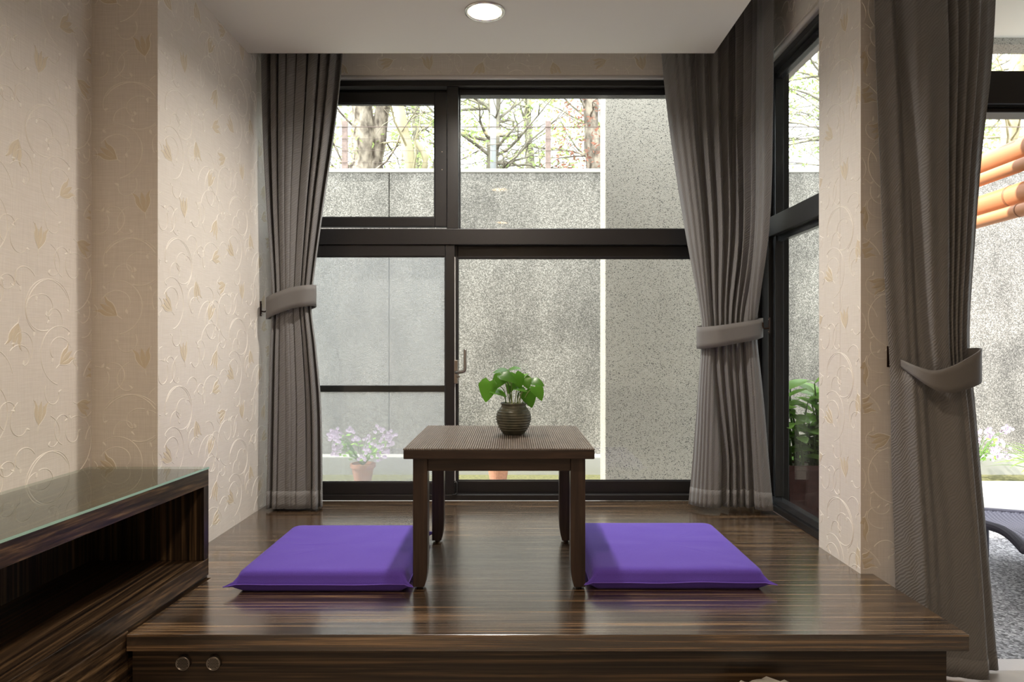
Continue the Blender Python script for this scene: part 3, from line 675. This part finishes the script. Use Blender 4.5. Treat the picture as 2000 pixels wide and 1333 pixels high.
for x in (-.893, -.810):
    g = empty('vent', (x, .022, .217)); g.parent = pf
    m = MB(); m.lathe([(.0165, 0), (.0195, 0), (.0195, .010), (.0185, .0125), (.0165, .0125), (.0160, .010)], 32, close=True); o = m.build('rim', 'steel', g, smooth=True); o.rotation_euler = (PI/2, 0, 0)
    m = MB(); m.disc((0, -.0095, 0), .0165, 32, 'y'); m.build('grille', 'steel', g)
    m = MB()
    for i in range(-4, 5):
        for j in range(-4, 5):
            hx = (i+(.5 if j % 2 else 0))*.0042; hz = j*.0037
            if math.hypot(hx, hz) < .0148: m.disc((hx, -.0099, hz), .0015, 8, 'y')
    m.build('holes', 'black', g, kind='stuff')
cb = empty('low_cabinet', (-1.014, 2.262, 0)); tag(cb, 'low open cabinet with dark streaked veneer and a glass top along the left wall', 'cabinet')
# local: x<0 towards the wall, y<0 towards the viewer; front face at x=0 slightly skewed
L = 2.4; D = -.400
box('top_panel', 'ebony_cabinet', (D, -.001, -L, 0, .312, .366), cb, .0015)
box('end_panel', 'ebony_upright', (D, -.001, -.030, 0, .068, .312), cb, .0015)
box('bottom_panel', 'ebony_cabinet', (D, -.001, -L, 0, .012, .068), cb, .0015)
box('back_panel', 'ebony_upright', (D, D+.02, -L, -.030, .068, .312), cb)
box('plinth', 'ebony_cabinet', (D+.02, -.006, -L, 0, -.297, .012), cb)
box('divider', 'ebony_upright', (D+.02, -.02, -1.62, -1.59, .068, .312), cb)
for y0_, y1_ in ((-1.06, -.425), (-1.69, -1.07), (-2.40, -1.70)): box('drawer_front', 'ebony_cabinet', (D+.02, -.002, y0_, y1_, -.295, .004), cb, .002)
def skew(o):
    for v in o.data.vertices: v.co.x += .062*v.co.y*(1-v.co.x/D)
gp = box('glass_top', 'glass_top', (D, 0, -L, 0, .3665, .3735), cb); box('glass_edge', 'glass_edge', (-.0004, .0006, -L, .0, .3668, .3733), gp)
for o in [gp]+list(gp.children)+[c for c in bpy.data.objects if c.parent == cb and c is not gp]: skew(o)

# ------------------------------------------------------------------ curtains
def curtain(name, label, keys, nf, amp, zs, phase=0., seed=0, res=300, hem=.085, group=None, prof=None):
    """keys: list of (z, path) with path = plan points; folds displace along the plan normal"""
    e = empty(name, (0, 0, 0)); tag(e, label, 'curtain', group)
    rnd = random.Random(seed); wob = [(rnd.uniform(.6, 2.2), rnd.uniform(0, 6.28), rnd.uniform(.02, .05)) for _ in range(4)]
    amps = [rnd.uniform(.55, 1.25) for _ in range(nf*2+4)]
    K = len(keys[0][1]); mb = MB(); mb.uv = []
    flat = sorted([(z,)+tuple(c for p in path for c in p)+(a,) for (z, path, a) in keys])
    rows = len(zs)
    for z in zs:
        v = interp(flat, z); P = [Vector((v[2*i], v[2*i+1], 0)) for i in range(K)]; am = v[-1]
        c = catmull(P, 12) if K > 2 else [P[0].lerp(P[1], k/24) for k in range(25)]
        d = [0]
        for i in range(1, len(c)): d.append(d[-1]+(c[i]-c[i-1]).length)
        T = d[-1]
        for q in range(res+1):
            u = q/res; uw = u+sum(a*math.sin(f*2*PI*u+ph+.25*z) for f, ph, a in wob)*.5/1.0*math.sin(PI*u)
            s = u*T; i = 0
            while i < len(d)-2 and d[i+1] < s: i += 1
            t = (s-d[i])/max(1e-6, d[i+1]-d[i]); p = c[i].lerp(c[i+1], t); tg = (c[i+1]-c[i]).normalized(); nrm = Vector((-tg.y, tg.x, 0))
            th = 2*PI*(nf*uw)+phase; fi = int((nf*2*uw)) % len(amps); f2 = (nf*2*uw) % 1
            aa = amps[fi]*(1-f2)+amps[(fi+1) % len(amps)]*f2
            sn = math.sin(th); sh = math.copysign(abs(sn)**.8, sn)
            off = am*aa*sh + am*.18*math.sin(2.3*th+z*1.5+seed)
            lat = -.55*am*aa*math.sin(2*th)*math.sin(PI*u)
            if prof:
                off = am*(interp(prof(z), u)[0] + .10*math.sin(th*1.7+z*2.1))
                lat = 0
            pp = p - nrm*off + tg*lat
            mb.v.append((pp.x, pp.y, z)); mb.uv.append((u*nf*.14, z))
    for j in range(rows-1):
        for q in range(res): a = j*(res+1)+q; mb.f.append((a, a+1, a+res+2, a+res+1))
    o = mb.build('drape', 'curtain', e, smooth=True, solid=.003)
    # hem band: a slightly proud strip along the lower edge
    hb = MB(); hb.uv = []; rws = [j for j in range(rows) if zs[j] <= zs[0]+hem] if zs[0] < zs[-1] else [j for j in range(rows) if zs[j] <= zs[-1]+hem]
    st = [mb.v[j*(res+1):(j+1)*(res+1)] for j in rws]; us = [mb.uv[j*(res+1):(j+1)*(res+1)] for j in rws]
    for j, rw_ in enumerate(st):
        for q in range(res+1):
            a = Vector(rw_[max(0, q-1)]); b = Vector(rw_[min(res, q+1)]); tg = (b-a).normalized(); nr = Vector((tg.y, -tg.x, 0))
            p = Vector(rw_[q])+nr*.0022; hb.v.append(tuple(p)); hb.uv.append(us[j][q])
    for j in range(len(st)-1):
        for q in range(res): a = j*(res+1)+q; hb.f.append((a, a+1, a+res+2, a+res+1))
    hb.build('hem', 'curtain', e, smooth=True, solid=.002)
    return e
def band(parent, pts, h0, h1, name='tieback'):
    """closed or open strap through plan/height points (x, y, z_mid) with height changing from h0 to h1"""
    c = catmull(pts, 8); mb = MB(); n = len(c)
    for i, p in enumerate(c):
        h = (interp([(j/(len(h0)-1), v) for j, v in enumerate(h0)], i/(n-1))[0] if isinstance(h0, list) else h0+(h1-h0)*i/(n-1))/2
        for q in (-1, -.5, 0, .5, 1):
            mb.v.append((p.x, p.y, p.z+h*q))
    for i in range(n-1):
        for q in range(4): a = i*5+q; mb.f.append((a, a+5, a+6, a+1))
    return mb.build(name, 'tieback', parent, smooth=True, solid=.006)
def hook(loc, label, rot):
    e = empty('curtain_hook', loc, rot); tag(e, label, 'hook', 'bronze curtain hooks')
    box('plate', 'bronze', (-.009, .009, -.004, 0, -.036, .036), e, bevel=.002)
    m = MB(); m.tube(catmull([(0, 0, -.012), (0, -.022, -.014), (0, -.030, -.004), (0, -.030, .014)], 6), .0035, 8); m.build('prong', 'bronze', e, smooth=True)
    for z in (-.028, .028):
        m = MB(); m.tube([(0, -.003, z), (0, -.0055, z)], .003, 8); m.build('screw', 'screw', e)
def zr(z0, z1, n): return [z0+(z1-z0)*i/n for i in range(n+1)]
# left curtain, plan y = 3.20
def lr(z, a, b, ya, yb, am): return (z, [(a, ya), (a+(b-a)*.33, ya+(yb-ya)*.33), (a+(b-a)*.67, ya+(yb-ya)*.67), (b, yb)], am)
c1 = curtain('curtain', 'gathered grey curtain tied back at the left of the back window',
    [lr(.012, -1.155, -.900, 3.20, 3.20, .030), lr(.48, -1.146, -.906, 3.20, 3.20, .026), lr(.77, -1.138, -.930, 3.20, 3.20, .022), lr(.96, -1.130, -.952, 3.20, 3.20, .017),
     lr(1.06, -1.130, -.945, 3.20, 3.20, .018), lr(1.45, -1.155, -.892, 3.20, 3.20, .024), lr(1.81, -1.172, -.838, 3.20, 3.20, .028), lr(2.17, -1.180, -.800, 3.20, 3.20, .028), lr(2.50, -1.180, -.790, 3.20, 3.20, .028)],
    8, .028, zr(.012, 2.50, 90), .4, 3)
band(c1, [(-1.165, 3.235, .955), (-1.150, 3.17, .955), (-1.10, 3.150, .975), (-1.03, 3.150, 1.0), (-.965, 3.158, 1.012), (-.930, 3.195, 1.015), (-.955, 3.235, 1.005), (-1.05, 3.250, .98), (-1.165, 3.235, .955)], .10, .10)
hook((-1.2, 3.225, .955), 'small bronze hook on the left wall holding the left curtain', PI/2)
# corner curtain
def cc(z, pts, am): return (z, pts, am)
def prof2(z):
    # a broad leading fold, a run of narrow pleats, then a broad trailing fold
    k = max(0, min(1, (.85-z)/.6)); a = .20+.20*k
    P = [(0, -.2), (a*.25, .6), (a*.6, .95), (a*.9, .7), (a+.03, -1.0)]
    m = 6 if z > .85 else 4; w0 = a+.03; w1 = .76
    for i in range(m): P += [(w0+(w1-w0)*(i+.5)/m, .55+.35*math.sin(i*2.3)), (w0+(w1-w0)*(i+1)/m, -1.0+.25*math.sin(i*1.7))]
    return P+[(.81, .5), (.88, .95), (.95, .6), (1, -.3)]
c2 = curtain('curtain', 'grey curtain tied back in the corner beside the right side window',
    [cc(.020, [(.845, 3.235), (.93, 3.185), (1.03, 3.180), (1.10, 3.17), (1.155, 3.14), (1.195, 3.10)], .026),
     cc(.25, [(.865, 3.235), (.95, 3.185), (1.03, 3.180), (1.09, 3.17), (1.14, 3.15), (1.178, 3.11)], .026),
     cc(.55, [(.888, 3.235), (.95, 3.190), (1.03, 3.180), (1.08, 3.17), (1.125, 3.16), (1.160, 3.13)], .021),
     cc(.80, [(.906, 3.235), (.96, 3.195), (1.02, 3.180), (1.07, 3.175), (1.11, 3.165), (1.142, 3.15)], .016),
     cc(.90, [(.906, 3.235), (.96, 3.195), (1.02, 3.180), (1.07, 3.175), (1.11, 3.16), (1.136, 3.14)], .016),
     cc(1.32, [(.830, 3.235), (.91, 3.205), (1.00, 3.195), (1.08, 3.19), (1.12, 3.10), (1.135, 3.00)], .024),
     cc(1.80, [(.757, 3.235), (.86, 3.215), (.97, 3.205), (1.07, 3.20), (1.11, 3.05), (1.118, 2.92)], .027),
     cc(2.17, [(.718, 3.235), (.84, 3.225), (.96, 3.215), (1.06, 3.20), (1.10, 3.02), (1.10, 2.86)], .028),
     cc(2.50, [(.700, 3.235), (.83, 3.225), (.96, 3.215), (1.06, 3.20), (1.10, 3.00), (1.10, 2.84)], .028)],
    10, .028, zr(.020, 2.50, 90), 1.2, 5, 420, prof=prof2)
band(c2, [(1.165, 3.20, .865), (1.160, 3.13, .862), (1.115, 3.115, .850), (1.03, 3.130, .835), (.955, 3.145, .822), (.893, 3.195, .815), (.895, 3.245, .820), (.99, 3.265, .835), (1.165, 3.20, .865)], .085, .115)
hook((1.189, 3.12, .872), 'small bronze hook in the window corner holding the corner curtain', -PI/2)
# right curtain, plan y = 2.20
def prof3(z):
    # left wing, one broad fold drifting right as it falls, narrow pleats, and a wing turned away at the right
    if z > .70:
        k = max(0, min(1, (2.1-z)/1.4)); a = .16+.30*k; b = .52+.17*k
        w = (.86-b)/3
        return [(0, -.7), (a*.55, -.25), (a-.03, -.75), (a+.03, .85), ((a+b)/2, 1.0), (b-.03, .75), (b, -.3), (b+w*.5, .5), (b+w, -.45), (b+w*1.5, .3), (b+w*2, -.6), (b+w*2.5, .0), (.87, -1.2), (.93, -1.1), (1, -1.5)]
    k = max(0, min(1, (.70-z)/.5)); g = 1-.75*k
    return [(0, -.6), (.08, -.1), (.20, .9), (.30, .8), (.42, .8-1.0*g), (.52, .75-.6*g), (.60, .95), (.74, .85), (.80, .75), (.825, -.9), (.90, -1.0), (1, -1.3)]
c3 = curtain('curtain', 'wide grey curtain tied back in front of the pillar at the right',
    [lr(-.292, 1.275, 1.600, 2.22, 2.19, .034), lr(.10, 1.268, 1.568, 2.22, 2.19, .034), lr(.35, 1.258, 1.545, 2.22, 2.19, .032), lr(.60, 1.252, 1.520, 2.22, 2.19, .027), lr(.72, 1.248, 1.505, 2.22, 2.19, .024),
     lr(.86, 1.240, 1.506, 2.22, 2.19, .026), lr(1.10, 1.228, 1.525, 2.22, 2.19, .030), lr(1.40, 1.216, 1.550, 2.22, 2.19, .032), lr(1.75, 1.204, 1.588, 2.22, 2.19, .034), lr(2.10, 1.198, 1.602, 2.22, 2.19, .034), lr(2.5, 1.196, 1.605, 2.22, 2.19, .034)],
    4, .034, zr(-.292, 2.5, 90), 2.6, 12, 360, prof=prof3)
band(c3, [(1.287, 2.285, .738), (1.281, 2.235, .725), (1.290, 2.165, .698), (1.325, 2.128, .672), (1.375, 2.118, .672), (1.43, 2.120, .692), (1.478, 2.135, .712), (1.505, 2.185, .722), (1.48, 2.262, .725), (1.38, 2.278, .73), (1.290, 2.288, .738)], [.022, .024, .036, .058, .082, .096, .104, .10, .08, .04, .022], 0)
hook((1.287, 2.306, .742), 'small bronze hook on the pillar holding the right curtain', 0)

# ------------------------------------------------------------------ low table with mat, pot plant, cushions
tb = empty('low_table', (-.041, 2.128, 0)); tag(tb, 'small square dark walnut table standing between the purple cushions', 'table')
HW = .3015; TD = .613
box('table_top', 'walnut_x', (-HW, HW, 0, TD, .421, .450), tb, .003)
IN = .0265; LG = .047
for sx in (-1, 1):
    for y in (IN, TD-IN-LG):
        mb = MB(); xo = sx*(HW-IN); xi = xo-sx*LG
        prof = [(xo, .008), (xo, .421), (xi, .421), (xi, .085), (xi+sx*.0015, .055), (xi+sx*.005, .030), (xi+sx*.011, .008)]
        k = len(prof); mb.v = [(x, y, z) for x, z in prof]+[(x, y+LG, z) for x, z in prof]
        fr = list(range(k)); fr = fr if sx < 0 else fr[::-1]
        mb.f = [tuple(fr), tuple(i+k for i in reversed(fr))]+[((i, (i+1) % k, (i+1) % k+k, i+k) if sx > 0 else ((i+1) % k, i, i+k, (i+1) % k+k)) for i in range(k)]
        lgo = mb.build('leg', 'walnut_z', tb, bevel=.002)
        m = MB(); xm = (xo+xi)/2+sx*.004; m.tube([(xm, y+LG/2, 0), (xm, y+LG/2, .009)], .010, 14); m.build('foot_pad', 'rubber', lgo, smooth=False)
ax = HW-IN-LG
box('apron', 'walnut_x', (-ax, ax, IN+.006, IN+.026, .378, .421), tb, .0015); box('apron', 'walnut_x', (-ax, ax, TD-IN-.026, TD-IN-.006, .378, .421), tb, .0015)
for sx in (-1, 1): box('apron', 'walnut_x', (sx*(HW-IN-.016)-.010, sx*(HW-IN-.016)+.010, IN+LG, TD-IN-LG, .378, .421), tb, .0015)
# ribbed mat
mb = MB(); nr = 82; wd = 2*HW+.002
for i in range(nr):
    x0 = -wd/2+wd*i/nr; rr = wd/nr/2; ring = [(x0+rr-rr*.92*math.cos(a), .0005+.0048*math.sin(a)) for a in (0, PI*.2, PI*.4, PI*.6, PI*.8, PI)]
    b = len(mb.v); ya, yb = -.004+.0012*math.sin(i*2.1), TD+.002
    mb.v += [(x, ya, z) for x, z in ring]+[(x, yb, z) for x, z in ring]
    for k in range(5): mb.f.append((b+k, b+6+k, b+7+k, b+k+1))
    mb.f += [tuple(b+k for k in range(6)), tuple(b+6+k for k in reversed(range(6)))]
mt = mb.build('ribbed_mat', 'mat_rib', smooth=False); mt.location = (-.041, 2.128, .4503); tag(mt, 'brown ribbed mat laid over the low table top', 'mat')
# pot
pt = empty('potted_pothos', (.006, 2.472, .4555)); tag(pt, 'ribbed dark ceramic pot of heart-leaved greenery on the low table', 'plant')
prof = [(0, 0), (.036, 0), (.040, .003)]
outer = [(.046, .012), (.056, .028), (.0625, .048), (.0640, .062), (.061, .078), (.053, .092), (.0465, .100), (.0445, .106)]
oc = catmull([(a, b, 0) for a, b in outer], 10)
for p in oc:
    rr = p.x
    if .014 < p.y < .090: rr += .0014*math.sin((p.y-.014)/.0095*2*PI)
    prof.append((rr, p.y))
prof += [(.0475, .110), (.0490, .113), (.0470, .115), (.0420, .110), (.040, .100)]
m = MB(); m.lathe(prof, 56); m.build('pot', 'pottery', pt, smooth=True)
m = MB(); m.lathe([(0, .101), (.041, .100)], 28); m.build('soil', 'soil', pt)
ME_H = leaf_mesh('heart_leaf', 1, .95, .22, .16, heart=True, n=12)
K = .001871
def pz(zx, zy, dy=0): return Vector(((zx/8.33+920-1003)*K-.006, dy, .1175-(zy/8.33+700-785)*K))
PL = [((330, 365), (262, 650), -.03, (-.2, -1, .35), .070), ((560, 270), (405, 430), -.03, (-.3, -.8, .6), .066), ((640, 215), (440, 190), .03, (0, -.35, 1), .062), ((520, 255), (740, 330), -.05, (.0, -.55, .9), .062),
      ((640, 190), (790, 140), .03, (.1, -.4, 1), .050), ((745, 240), (825, 415), -.02, (.35, -.9, .45), .060), ((900, 310), (955, 460), .0, (.1, -1, .2), .046), ((1010, 370), (1190, 405), .01, (.2, -.7, .8), .052),
      ((1060, 455), (1160, 605), -.02, (.4, -.8, .5), .058), ((930, 520), (1015, 760), .01, (.2, -1, .15), .066), ((900, 500), (740, 460), -.03, (-.1, -.5, .9), .046), ((380, 520), (590, 560), -.03, (.1, -.35, 1), .052), ((690, 400), (640, 540), .02, (-.1, -1, .1), .044),
      ((840, 300), (900, 250), .04, (.2, -.3, 1), .050)]
for i, (b, t, dy, nrm, sz) in enumerate(PL):
    P0 = pz(*b, dy); P1 = pz(*t, dy-.02); d = P1-P0
    place_leaf(ME_H, 'pothos_leaf', pt, P0, d, Vector(nrm), max(sz*1.0, min(sz*1.45, d.length*1.1)), wscale=1.12)
    a = i*2.4; root = Vector((.024*math.cos(a), .020*math.sin(a), .100)); mid = root.lerp(P0, .55)+Vector((0, 0, .012))
    root.x = P0.x*.32
    c = catmull([root, mid, P0], 6); mm = MB(); mm.tube(c, .0016, 7); mm.build('stem', 'stem_pale' if i % 3 else 'stem', pt, smooth=True)

def cushion(loc, W, Dp, label, seed):
    e = empty('floor_cushion', loc); tag(e, label, 'cushion', 'purple floor cushions'); rnd = random.Random(seed)
    n = 44
    def ring(inset, z, rad, tip=0, wob=0):
        hw, hd = W/2-inset, Dp/2-inset; pts = []
        corners = [(hw-rad, -hd+rad, -PI/2), (hw-rad, hd-rad, 0), (-hw+rad, hd-rad, PI/2), (-hw+rad, -hd+rad, PI)]
        for ci, (cx, cy, a0) in enumerate(corners):
            for k in range(11):
                a = a0+k/10*PI/2; f = math.exp(-((k-5)/1.3)**2)*tip
                pts.append(Vector((cx+(rad+f)*math.cos(a), cy+(rad+f)*math.sin(a), z)))
            nx = corners[(ci+1) % 4]; ea = a0+PI/2
            p0 = Vector((cx+rad*math.cos(ea), cy+rad*math.sin(ea), z)); p1 = Vector((nx[0]+rad*math.cos(nx[2]), nx[1]+rad*math.sin(nx[2]), z))
            for k in range(1, n): pts.append(p0.lerp(p1, k/n))
        if wob:
            for i, p in enumerate(pts): p.z += wob*(noise.noise(Vector((p.x*7, p.y*7, seed)))); 
        return pts
    rings = [ring(.06, .0, .02), ring(.016, .001, .02), ring(.007, .010, .02, .004), ring(.002, .020, .02, .014), ring(-.003, .0265, .018, .034, .004), ring(-.003, .0285, .018, .034, .004), ring(.002, .036, .02, .014), ring(.006, .050, .022, .002), ring(.011, .060, .024), ring(.020, .066, .03)]
    seam = rings[4]
    hw = W/2-.02; hd = Dp/2-.02
    for s in (.93, .84, .72, .58, .42, .25, .1):
        rg = []
        for p in rings[9]:
            q = Vector((p.x*s, p.y*s, .0665+.003*(1-s)))
            v = Vector((q.x*9+seed*3, q.y*16, 0)); q.z += .0035*noise.noise(v*.8)*(1 if s < .9 else .4)
            w_ = noise.noise(Vector((q.x*5+q.y*9, q.y*30+seed, 2))); q.z += .0022*max(0, w_-.15)*2*(1 if q.x*(1 if seed == 1 else -1) < .05 else .3)
            rg.append(q)
        rings.append(rg)
    mb = MB(); k = len(rings[0])
    for rg in rings: mb.v += [tuple(p) for p in rg]
    for i in range(len(rings)-1):
        for j in range(k): a = i*k+j; b = i*k+(j+1) % k; mb.f.append((a, b, b+k, a+k))
    mb.f += [tuple(reversed(range(k))), tuple((len(rings)-1)*k+j for j in range(k))]
    mb.build('cover', 'velvet', e, smooth=True)
    mm = MB(); pts = [p*1.0 for p in seam]; pts = [Vector((p.x*1.004, p.y*1.004, p.z+.001)) for p in pts]; mm.tube(pts+[pts[0]], .0017, 6, caps=False); mm.build('piping', 'piping', e, smooth=True)
    return e
cushion((-.603, 2.412, 0), .545, .575, 'purple cushion on the left of the low table', 1)
cushion((.530, 2.440, 0), .560, .590, 'purple cushion on the right of the low table', 2)
# white bundle just below the platform edge
e = MB(); rnd = random.Random(3); n = 36
for j in range(9):
    t = j/8
    for i in range(n):
        a = 2*PI*i/n; p = Vector((math.cos(a), math.sin(a), 0)); rr = 1-.25*t**3+.10*noise.noise(Vector((p.x*2, p.y*2, t*3)))
        e.v.append((.098*rr*math.cos(a), .05*rr*math.sin(a), 0.190*t+(.010*noise.noise(Vector((p.x*3, p.y*3, 5))) if j == 8 else 0)))
for j in range(8):
    for i in range(n): a = j*n+i; b = j*n+(i+1) % n; e.f.append((a, b, b+n, a+n))
e.f += [tuple(reversed(range(n))), tuple(8*n+i for i in range(n))]
bo = e.build('white_bundle', 'white_cloth', smooth=True); bo.location = (.665, 1.765, -.3); tag(bo, 'white crumpled bundle on the floor before the platform front', 'bundle')

# ------------------------------------------------------------------ downlights
def downlight(x, y, label, watts, col):
    e = empty('recessed_downlight', (x, y, 2.11)); tag(e, label, 'ceiling light', 'recessed ceiling downlights')
    m = MB(); m.lathe([(.0685, .004), (.0815, .000), (.0815, -.004), (.078, -.0065), (.069, -.0055), (.066, .0)], 56, close=True); m.build('trim_ring', 'steel_rim', e, smooth=True)
    m = MB(); m.lathe([(.067, -.002), (.064, .012), (.058, .040)], 56); m.build('reflector', 'reflector', e, smooth=True, solid=.001)
    m = MB(); m.disc((0, 0, .026), .0605, 48); m.build('diffuser', 'lamp_glow', e)
    ld = bpy.data.lights.new('downlight_lamp', 'AREA'); ld.shape = 'DISK'; ld.size = .11; ld.energy = watts; ld.color = col
    lo = bpy.data.objects.new('downlight_lamp', ld); C.objects.link(lo); lo.parent = e; lo.location = (0, 0, .022)
for i, (x, y) in enumerate(LIGHTS):
    downlight(x, y, ['round recessed downlight glowing in the ceiling above the low table', 'added unseen fill downlight in the ceiling nearest before the platform', 'added unseen fill downlight in the ceiling above the viewer', 'added unseen fill downlight in the ceiling behind the viewer'][i], ROOM_W[i], (1.0, .92, .82) if i == 0 else (1.0, .79, .57))
